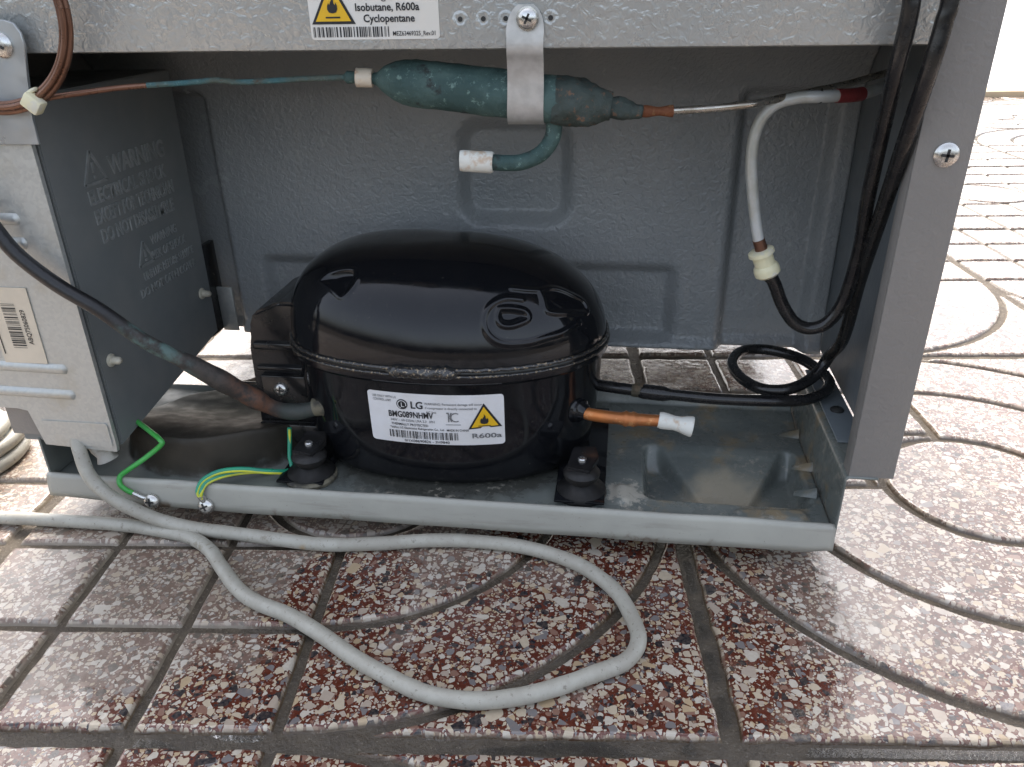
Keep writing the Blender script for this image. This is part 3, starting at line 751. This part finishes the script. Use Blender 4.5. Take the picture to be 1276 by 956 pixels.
frombm('tube_cap', bm, M['cap'], CP, label='milky plastic cap closing the copper stub')
# nameplate wrapped on the lower shell
def onshell(o_):
    def f(u, v):
        x = -.2088 + u; z = .0885 + v + .0006*u/.116*0
        return (x, surf(x, z, o_), z)
    return f
LW, LH = .1175, .0500
def label_grid(name, w0, w1, h0, h1, off, mat, parent):
    us_, vs_ = lin(w0, w1, 60), lin(h0, h1, 24); r_ = .003
    def fn(u, v):
        # rounded corners by pulling the border in
        du = max(0, w0+r_-u, u-(w1-r_)); dv = max(0, h0+r_-v, v-(h1-r_))
        if du and dv:
            L_ = math.hypot(du, dv); mx = max(du, dv)
            k_ = mx/L_; u += (du*(1-k_))*(1 if u < (w0+w1)/2 else -1); v += (dv*(1-k_))*(1 if v < (h0+h1)/2 else -1)
        return onshell(off)(u, v)
    return grid(name, us_, vs_, fn, mat, parent)
nl = label_grid('nameplate', 0, LW, 0, LH, .0003, M['paper'], CP)
p = Print()
p.text('LG', .0385, .0358, .0105, .0068, .00018); p.text('BMG089NHMV', .0180, .0264, .0395, .0058, .00014)
p.poly(arcpts(.0308, .0392, .0049, 0, 360, 28))
p.barcode(.0170, .0790, .0052, .0128, 46, 11)
p.text('THERMALLY PROTECTED', .0195, .0181, .0330, .0023, .00008)
p.text('Taizhou LG Electronics Refrigeration Co., Ltd', .0180, .0147, .0480, .0021, .00005); p.text('MADE IN CHINA', .0685, .0144, .0190, .0022, .00008)
p.text('0/1X08690826 - 3H9840', .0300, .0014, .0400, .0026, .00008)
p.text('AC link', .0515, .0318, .0090, .0021)
p.build('printed_text', onshell(.0008), M['ink'], nl)
p = Print(); p.text('USE ONLY WITH LG', .0045, .0445, .0215, .0022, .00005); p.text('CONTROL UNIT', .0048, .0410, .0165, .0022, .00005)
p.text('WARNING: Permanent damage will occur', .0505, .0400, .0490, .0022, .00005); p.text('if compressor is directly connected to', .0510, .0360, .0440, .0022, .00005)
p.text('240V ~ 60-225Hz LRA 2.3', .0192, .0222, .0320, .0023, .00005); p.text('3PH', .0535, .0222, .0048, .0023, .00005); p.text('R600a', .0900, .0075, .0250, .0046, .00012)
# certification mark
p.rect(.0702, .0712, .0238, .0330).rect(.0690, .0712, .0320, .0332)
kc = [(arcpts(.0768, .0284, .0046, 55, 305), arcpts(.0768, .0284, .0036, 305, 55))]
for a, b in kc: p.poly(a + b)
p.poly([(.0712, .0290), (.0722, .0290), (.0738, .0330), (.0726, .0330)]); p.poly([(.0712, .0285), (.0722, .0285), (.0738, .0240), (.0726, .0240)])
p.rect(.0680, .0810, .0208, .0214)
p.build('fine_print', onshell(.0008), M['inkg'], nl)
q = Print(); q.poly(arcpts(.0308, .0392, .0040, -20, 250, 20) + arcpts(.0308, .0392, .0033, 250, -20, 20)); q.rect(.0302, .0308, .0368, .0412); q.rect(.0308, .0330, .0368, .0374)
q.build('round_emblem', onshell(.0012), M['paper'], nl)
q = Print(); T = [(.0870, .0165), (.1155, .0185), (.1008, .0420)]; q.poly(T); q.build('warning_border', onshell(.0008), M['ink'], nl)
cxt, cyt = sum(a for a, b in T)/3, sum(b for a, b in T)/3
q = Print(); q.poly([(cxt+(a-cxt)*.80, cyt+(b-cyt)*.80) for a, b in T]); q.build('warning_triangle', onshell(.0012), M['warn'], nl)
q = Print(); q.poly([(.1009+a*.0085, .0220+b*.0100) for a, b in FLAME]); q.rect(.0958, .1062, .0197, .0205); q.build('flame_symbol', onshell(.0016), M['ink'], nl)

# ================================================================== CONTROL BOX
CB = thing('control_box', 'galvanised control box with dark side plate at left of compressor bay', 'control box')
bm = bmesh.new(); prism(bm, [(.552, .080), (.552, .377), (.753, .379), (.748, .110)], lambda u, v, d: (d, u, v), -.533, -.436)
bmesh.ops.bevel(bm, geom=list(bm.edges), offset=.0012, segments=2, affect='EDGES')
sp = frombm('side_plate', bm, M['plastic'], CP if False else CB, label='dark grey plastic plate with raised warning text')
bm = bmesh.new(); prism(bm, [(-.522, .118), (-.512, .116), (-.505, .082), (-.4365, .0785), (-.4355, .085), (-.4355, .352), (-.4375, .356), (-.56, .356), (-.56, .118)], lambda u, v, d: (u, d, v), .5435, .5475)
fp = frombm('front_panel', bm, M['galv'], CB, ang=30)
for x1, z in ((-.461, .2886), (-.461, .2694), (-.4592, .1593), (-.4590, .1347)):
    pth = [(-.56, .5462, z+.001), (-.50, .5462, z), (x1-.006, .5462, z-.0005), (x1-.001, .5466, z-.0005)]
    tubeo('pressed_rib', pth, lambda t: .0056*min(1, 25*(1-t)+.2), M['galv'], CB, seg=12, n=8)
bm = bmesh.new(); prism(bm, rrect(-.503, -.4385, .0835, .1075, .003), lambda u, v, d: (u, d, v), .5424, .5433); frombm('folded_flange', bm, M['paperc'] if False else M['galv'], CB, smooth=False)
bm = bmesh.new(); prism(bm, [(-.60, .345), (-.4265, .345), (-.4262, .362), (-.4205, .395), (-.4165, .412), (-.4170, .420), (-.4205, .4262), (-.4275, .4285), (-.60, .4285)], lambda u, v, d: (u, d, v), .5400, .5425)
bmesh.ops.bevel(bm, geom=[e for e in bm.edges], offset=.0005, segments=1, affect='EDGES'); mt = frombm('mounting_tab', bm, M['tab'], CB, ang=20)
screw(CB, (-.4335, .5400, .4125), (0, -1, 0), r=.0085, h=.004, rot=.3)
for pn in ((-.4355, .5656, .1585), (-.4355, .7293, .1603)):
    latheo('standoff_pin', pn, (pn[0]+.01, pn[1], pn[2]), [(0, .006), (.0012, .0058), (.002, .0036), (.008, .0034), (.010, .0020), (.0105, .0004)], M['pin'], CB, seg=18)
bm = bmesh.new(); prism(bm, [(-.5165, .1636), (-.4772, .1638), (-.4762, .2316), (-.5160, .2316)], lambda u, v, d: (u, d, v), .5424, .5431)
bl = frombm('barcode_sticker', bm, M['paperc'], CB, smooth=False)
p = Print(); p.barcode(-.5035, -.4910, .1780, .2190, 26, 21, horiz=False)
tp = Print(); tp.text('ABQ75060829', 0, 0, .031, .0042, .0001)
b0 = len(p.V); p.V += [(-.4838 - v, .1815 + u) for u, v in tp.V]; p.F += [tuple(i+b0 for i in f) for f in tp.F]
p.rect(-.5140, -.5130, .172, .192)
p.build('printed_text', lambda u, v: (u, .5420, v), M['ink'], bl)
# raised warning text on the plate (reads front to back)
p = Print(); Yw = .585
p.text('WARNING', .627, .3055, .088, .0150, .0003)
for k, (s_, w_) in enumerate((('ELECTRICAL SHOCK', .118), ('EXCEPT FOR TECHNICIAN', .124), ('DO NOT DISASSEMBLE', .116))): p.text(s_, .592+.002*k, .2870-.0165*k, w_, .0115, .0002)
p.text('WARNING', .662, .2330, .046, .0085); p.text('RISK OF SHOCK', .660, .2190, .060, .0085); p.text('UNPLUG BEFORE SERVICE', .640, .2050, .090, .0080); p.text('DO NOT OPEN COVER', .630, .1915, .100, .0080)
for cy0, cz0, w_ in ((.606, .3030, .030), (.649, .2190, .024)):
    a = [(cy0-w_/2, cz0), (cy0+w_/2, cz0), (cy0, cz0+w_*.86)]
    for i in range(3):
        u0, v0 = a[i]; u1, v1 = a[(i+1) % 3]; dx, dy = u1-u0, v1-v0; L_ = math.hypot(dx, dy); nx, ny = -dy/L_*.0013, dx/L_*.0013
        p.poly([(u0+nx, v0+ny), (u0-nx, v0-ny), (u1-nx, v1-ny), (u1+nx, v1+ny)])
    p.rect(cy0-.0012, cy0+.0012, cz0+w_*.28, cz0+w_*.56); p.rect(cy0-.0012, cy0+.0012, cz0+w_*.12, cz0+w_*.2)
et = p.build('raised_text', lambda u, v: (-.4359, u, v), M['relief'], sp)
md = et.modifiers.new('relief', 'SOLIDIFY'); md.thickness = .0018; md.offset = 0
# crumpled sleeve under the box where the cord leaves
bm = bmesh.new(); lathe(bm, (-.462, .556, .083), (-.458, .557, .060), [(0, .013), (.004, .012), (.010, .0095), (.016, .0085), (.021, .0095)], 28)
for v in bm.verts: v.co += Vector((1, .6, .3))*.0035*mn.noise(v.co*120)
frombm('cord_sleeve', bm, M['bag'], CB, ang=80)

# ================================================================== FILTER DRIER
FD = thing('filter_drier', 'green corroded copper filter drier hanging under the crossbar by a metal strap', 'filter drier')
A, B = Vector((-.1795, .575, .3865)), Vector((-.0180, .575, .3680)); L_ = (B-A).length
latheo('body', A, B, [(0, .0035), (.003, .0045), (.008, .0085), (.016, .0128), (.024, .0152), (.030, .0160), (.070, .0161), (.110, .0160), (.128, .0160), (.136, .0150), (.146, .0125), (.154, .0105), (.160, .0088), (.164, .0078)], M['patina'], FD, seg=36, wob=.0007, ang=60)
latheo('brazed_end', A+(B-A)*.80, B, [(0, .0158), (.008, .0164), (.018, .0164), (.026, .0145), (.034, .0115), (.040, .0090)], M['burnt'], FD, seg=48, wob=.0026, ang=80)
latheo('outlet_neck', (-.030, .575, .3694), (.0105, .580, .3634), [(0, .0120), (.006, .0100), (.012, .0078), (.020, .0066), (.028, .0070), (.034, .0060), (.040, .0048), (.0415, .0036)], M['burnt'], FD, seg=32, wob=.0024, ang=80)
latheo('capillary_collar', (-.1910, .5735, .3872), (-.1785, .575, .3866), [(0, .0066), (.0115, .0062)], M['capr'], FD, seg=22, wob=.0006, label='rust stained plastic collar')
latheo('crimp_end', (-.1995, .573, .3874), (-.1905, .5735, .3872), [(0, .0026), (.002, .0044), (.0075, .0040), (.009, .0026)], M['patina'], FD, seg=16)
stub = tubeo('process_stub', [(-.0500, .575, .360), (-.0516, .575, .3460), (-.0600, .575, .3350), (-.0740, .575, .3290), (-.0870, .575, .3284), (-.0950, .575, .3287)], .0058, M['patina'], FD, seg=16)
bm = bmesh.new(); lathe(bm, (-.0945, .575, .3287), (-.120, .575, .3297), [(0, .0072), (.002, .0078), (.012, .0076), (.022, .0070), (.0245, .0066)], 28)
for v in bm.verts: v.co.y = .575 + (v.co.y-.575)*(1-.35*sst(-.105, -.119, v.co.x)); v.co.z += (v.co.z-.329)*.12*sst(-.105, -.119, v.co.x)
frombm('stub_cap', bm, M['cap'], FD, label='flattened milky plastic cap')
# strap: from the crossbar screw down and round the body
sx = -.0665
prof = [(.5472, .4325), (.5472, .4210), (.5470, .4060), (.5520, .3980), (.5562, .3880), (.5578, .3760), (.5590, .3680), (.5625, .3610), (.5690, .3565), (.5760, .3555)]
pp = catmull([(0, y, z) for y, z in prof], 6)
bm = bmesh.new(); rows = []
for i, q in enumerate(pp):
    t = i/(len(pp)-1); hw = .0118 if t > .16 else .0122*math.sqrt(max(.0, 1-((.16-t)/.175)**2)); off = -.0035*t
    hw += .0010*t
    tn = (pp[min(i+1, len(pp)-1)] - pp[max(i-1, 0)]).normalized(); nn = Vector((0, tn.z, -tn.y))
    rows.append([bm.verts.new(q + Vector((sx+off-hw, 0, 0))), bm.verts.new(q + Vector((sx+off+hw, 0, 0))), bm.verts.new(q + Vector((sx+off+hw, 0, 0)) - nn*.0012), bm.verts.new(q + Vector((sx+off-hw, 0, 0)) - nn*.0012)])
for a, b in zip(rows, rows[1:]):
    for k in range(4): bm.faces.new((a[k], a[(k+1) % 4], b[(k+1) % 4], b[k]))
bm.faces.new(rows[0]); bm.faces.new(rows[-1][::-1])
frombm('strap', bm, M['alu'], FD, ang=30)
screw(FD, (-.0652, .5458, .4243), (0, -1, 0), r=.0062, h=.0035, rot=.35, washer=.0072)

# ================================================================== TUBES
CT = thing('capillary_coil', 'coiled brown copper capillary tube with yellowed tie at top left', 'copper tube')
def ring_pts(c, rx, rz, y, a0, a1, n_=18): return [(c[0]+rx*math.cos(R(a0+(a1-a0)*k/n_)), y, c[1]+rz*math.sin(R(a0+(a1-a0)*k/n_))) for k in range(n_+1)]
for rx, yy, dx in ((.0690, .5340, 0), (.0655, .5310, .0015), (.0635, .5352, -.001)):
    tubeo('coil_turn', ring_pts((-.4425+dx, .4350), rx, rx*.96, yy, 0, 360, 40), .0022, M['cu'], CT, seg=12, n=4)
tubeo('capillary', [(-.4205, .535, .3740), (-.4095, .541, .3775), (-.388, .548, .3800), (-.3646, .555, .3825), (-.345, .562, .3836)], .0021, M['cu'], CT, seg=12)
tubeo('capillary', [(-.345, .562, .3836), (-.3293, .565, .3842), (-.310, .568, .3852), (-.2947, .569, .3862), (-.280, .570, .3848), (-.2643, .571, .3850), (-.2279, .572, .3866), (-.1985, .573, .3874)], .0020, M['capteal'], CT, seg=12, label='verdigris stained teal run of the tube')
bm = bmesh.new(); box(bm, -.0068, .0068, -.0045, .0045, -.0055, .0055, .0018)
o = frombm('cable_tie', bm, M['tie'], CT); o.location = (-.4125, .5285, .3755); o.rotation_euler = (0, R(40), 0)
bm = bmesh.new(); tube(bm, [Vector((-.4165+.0062*math.sin(a)*.75, .533+.0062*math.cos(a), .3795+.0062*math.sin(a)*.75)) for a in [2*math.pi*k/20 for k in range(21)]], .0016, 8, False)
frombm('tie_loop', bm, M['tie'], CT)
ST = thing('steel_condenser_tube', 'bright steel tube running right from the filter drier to the side', 'steel tube')
tubeo('rusty_joint', [(.0085, .580, .3636), (.020, .5815, .3634), (.032, .583, .3634)], lambda t: .0036+.0006*math.sin(8*t), M['rusty'], ST, seg=14, label='rusty brazed joint')
tubeo('tube', [(.030, .583, .3634), (.0575, .584, .3650), (.0876, .590, .3674), (.1204, .625, .3690), (.1478, .650, .3708), (.1682, .665, .3730), (.203, .690, .3790), (.2140, .70, .3815)], .0027, M['steel'], ST, seg=14)
latheo('ink_mark', (.0735, .5868, .3662), (.0755, .5872, .3664), [(0, .0029), (.002, .0029)], M['ink'], ST)
WT = thing('pale_connecting_tube', 'pale lacquered tube bending down to a plastic connector at right', 'tube')
tubeo('tube', [(.196, .66, .3735), (.1689, .632, .3690), (.1406, .617, .3690), (.1187, .615, .3680), (.1039, .615, .3620), (.0952, .615, .3480), (.0938, .615, .3242), (.1000, .615, .2882), (.1075, .615, .2590)], .0043, M['paintsteel'], WT, seg=18)
latheo('ink_mark', (.1360, .6165, .3689), (.1375, .6166, .3689), [(0, .0046), (.0015, .0046)], M['ink'], WT)
_wp = [q for q in catmull([(.196, .66, .3735), (.1689, .632, .3690), (.1406, .617, .3690), (.1187, .615, .3680)], 10) if .146 < q.x < .169]
tubeo('red_tape', _wp, .0049, M['red'], WT, seg=18, n=0)
BH = thing('black_hose', 'black hose hanging in a bend below the plastic connector', 'hose')
latheo('copper_end', (.1062, .615, .2640), (.1110, .615, .2520), [(0, .0048), (.012, .0050)], M['cu'], BH, seg=18)
latheo('connector', (.1085, .615, .2560), (.1195, .616, .2300), [(0, .0082), (.001, .0100), (.004, .0102), (.0050, .0080), (.013, .0080), (.0145, .0095), (.017, .0102), (.021, .0100), (.023, .0080), (.0235, .006)], M['tie'], BH, seg=26, label='yellowed plastic lock ring connector')
tubeo('tube', [(.1170, .6155, .2355), (.1225, .617, .2290), (.1323, .620, .2089), (.1438, .620, .1940), (.1571, .620, .1893), (.1700, .619, .1964), (.1785, .617, .2174), (.1800, .608, .2600), (.1740, .590, .3015), (.1680, .566, .3499), (.1618, .5400, .3922), (.1619, .5350, .4230), (.1600, .5350, .4480), (.150, .5350, .56), (.13, .535, .70)], .0052, M['hose'], BH, seg=18)
BL_ = thing('black_loop_hose', 'black tube coiled into a flat loop above the base tray', 'hose')
tubeo('tube', [(.15, .535, .70), (.172, .533, .56), (.1809, .531, .4435), (.1805, .531, .4187), (.1783, .533, .3903), (.1794, .552, .3499), (.1839, .586, .2913), (.1880, .620, .2311), (.1930, .650, .1700),
    (.1935, .682, .1385), (.1820, .678, .1190), (.1600, .664, .1120), (.1365, .667, .1085), (.1200, .690, .1075), (.1145, .722, .1085), (.128, .750, .1095), (.155, .755, .1095), (.183, .735, .1095), (.1985, .703, .1075), (.1975, .682, .1060), (.1813, .6626, .1050), (.1587, .6539, .1045), (.0982, .6508, .1045), (.0480, .6560, .1045)], .0053, M['hose'], BL_, seg=18)
tubeo('joint', [(.052, .6555, .1045), (.030, .6590, .1045), (.012, .663, .1042), (-.016, .670, .1036)], lambda t: .0056 + .0016*sst(.0, .1, t)*sst(.45, .35, t), M['hose'], BL_, seg=18)
latheo('braze_patch', (.0290, .6590, .1045), (.012, .6625, .1045), [(0, .0055), (.002, .0068), (.010, .0064), (.012, .0060)], patina('braze_green', (.05, .055, .04), (.14, .09, .05), (.30, .20, .06), (.04, .06, .05)), BL_, seg=18, wob=.0012)
SP = thing('suction_pipe', 'dark sleeved suction pipe running from upper left down to the compressor', 'pipe')
tubeo('pipe', [(-.53, .530, .362), (-.500, .530, .3200), (-.4809, .530, .2947), (-.4643, .530, .2655), (-.4378, .531, .2400), (-.4085, .533, .2190), (-.3810, .540, .1901), (-.3529, .555, .1627), (-.3254, .575, .1290), (-.3060, .589, .1065), (-.2930, .597, .0985), (-.2790, .601, .0985), (-.2590, .603, .1045)],
      lambda t: .0059 + .0003*sst(.45, .6, t) + .0026*sst(.63, .70, t)*sst(.86, .82, t) + .0012*sst(.80, .88, t) + .0005*sst(.6, .7, t)*math.sin(70*t), M['suction'], SP, seg=20)

# ================================================================== WIRES AND CORDS
G1 = thing('earth_wire', 'single light green earth wire bent below the control box', 'wire')
w1 = [(-.480, .615, .0935), (-.4654, .600, .0914), (-.4443, .585, .0896), (-.4201, .570, .0867), (-.4040, .5605, .0828), (-.4040, .5590, .0780), (-.4220, .5565, .0640), (-.4380, .5525, .0535), (-.4450, .5490, .0482), (-.4425, .5430, .0435), (-.4360, .5420, .0380), (-.4285, .5420, .0345)]
tubeo('insulation', w1, .0024, M['green'], G1, seg=12, n=8)
tubeo('ring_terminal', [(-.431, .5420, .0355), (-.424, .5420, .0320), (-.4170, .5435, .0285)], lambda t: .0028-.001*t, M['screw'], G1, seg=10)
G2 = thing('earth_wire', 'blue-green and yellow earth wire arching over the tray lip', 'wire')
w2 = [(-.2997, .603, .078), (-.2997, .600, .0673), (-.2985, .592, .0537), (-.2955, .583, .0445), (-.3082, .568, .0515), (-.3301, .559, .0580), (-.3500, .555, .0565), (-.3630, .5480, .0510), (-.3668, .5425, .0430), (-.3650, .5415, .0370)]
tubeo('insulation', w2, .0021, M['teal'], G2, seg=12, n=8)
pth = catmull(w2, 8)
bm = bmesh.new(); tube(bm, [q + Vector((.0004, -.0012, -.0011)) for q in pth], .00145, 8); frombm('yellow_stripe', bm, M['yel'], G2)
w3 = [(-.312, .580, .0440), (-.3300, .568, .0500), (-.3470, .557, .0520), (-.3590, .5480, .0495), (-.3630, .5420, .0430), (-.3635, .5412, .0370)]
tubeo('insulation', w3, .0021, M['teal'], G2, seg=12, n=8)
bm = bmesh.new(); tube(bm, [q + Vector((.0004, -.0012, -.0011)) for q in catmull(w3, 8)], .00145, 8); frombm('yellow_stripe', bm, M['yel'], G2)
tubeo('ring_terminal', [(-.3645, .5413, .0390), (-.3635, .5420, .0340), (-.3628, .5435, .0290)], lambda t: .0034-.001*t, M['screw'], G2, seg=10)
PC = thing('power_cord', 'thick grey power cord looping over the wet tiles below the tray', 'cord')
c1 = [(-.482, .560, .105), (-.4790, .552, .0923), (-.4700, .540, .0780), (-.4610, .532, .0580), (-.4400, .527, .0400), (-.4094, .528, .0200), (-.3737, .530, .0110), (-.3273, .5290, .0085), (-.2500, .5250, .0070), (-.2017, .5310, .0070), (-.1544, .5410, .0072), (-.1113, .5440, .0072), (-.0671, .5400, .0072), (-.0235, .5240, .0072), (.0075, .4960, .0070), (.0234, .4617, .0070), (.0263, .4412, .0070), (.0176, .4206, .0068), (-.0048, .4067, .0066), (-.0319, .3912, .0068), (-.0584, .3796, .0068), (-.0880, .3732, .0066), (-.1197, .3763, .0066), (-.1515, .3875, .0068), (-.1800, .4022, .0070), (-.2114, .4210, .0070), (-.2434, .4370, .0068), (-.2750, .4487, .0066), (-.2988, .4630, .0066), (-.3247, .4872, .0066), (-.3450, .5070, .0064), (-.3715, .5220, .0060), (-.4085, .5290, .0060), (-.4479, .5320, .0064), (-.5014, .5315, .0066), (-.5647, .5287, .0066), (-.66, .52, .0066)]
c1 = [Vector(q) + Vector((.0022*mn.noise((i*.9, 1, 0)), .0022*mn.noise((i*.9, 5, 0)), 0)) for i, q in enumerate(c1)]
tubeo('cable', c1, lambda t: .0061 + .0003*mn.noise((t*90, 2, 0)), M['cord'], PC, seg=20, n=10)
C2 = thing('coiled_cord_end', 'pale grey cord turns stacked on the floor at the far left edge', 'cord')
for k, (dx, dy, z) in enumerate(((0, 0, .0075), (-.004, .006, .0215), (-.010, -.006, .0345))):
    tubeo('cord_turn', [(-.72+dx, .560+dy, z), (-.66+dx, .572+dy, z), (-.633+dx, .600+dy, z), (-.630+dx, .635+dy, z), (-.645+dx, .665+dy, z), (-.685+dx, .68+dy, z), (-.73+dx, .67+dy, z)], .0072, M['cord'], C2, seg=16)
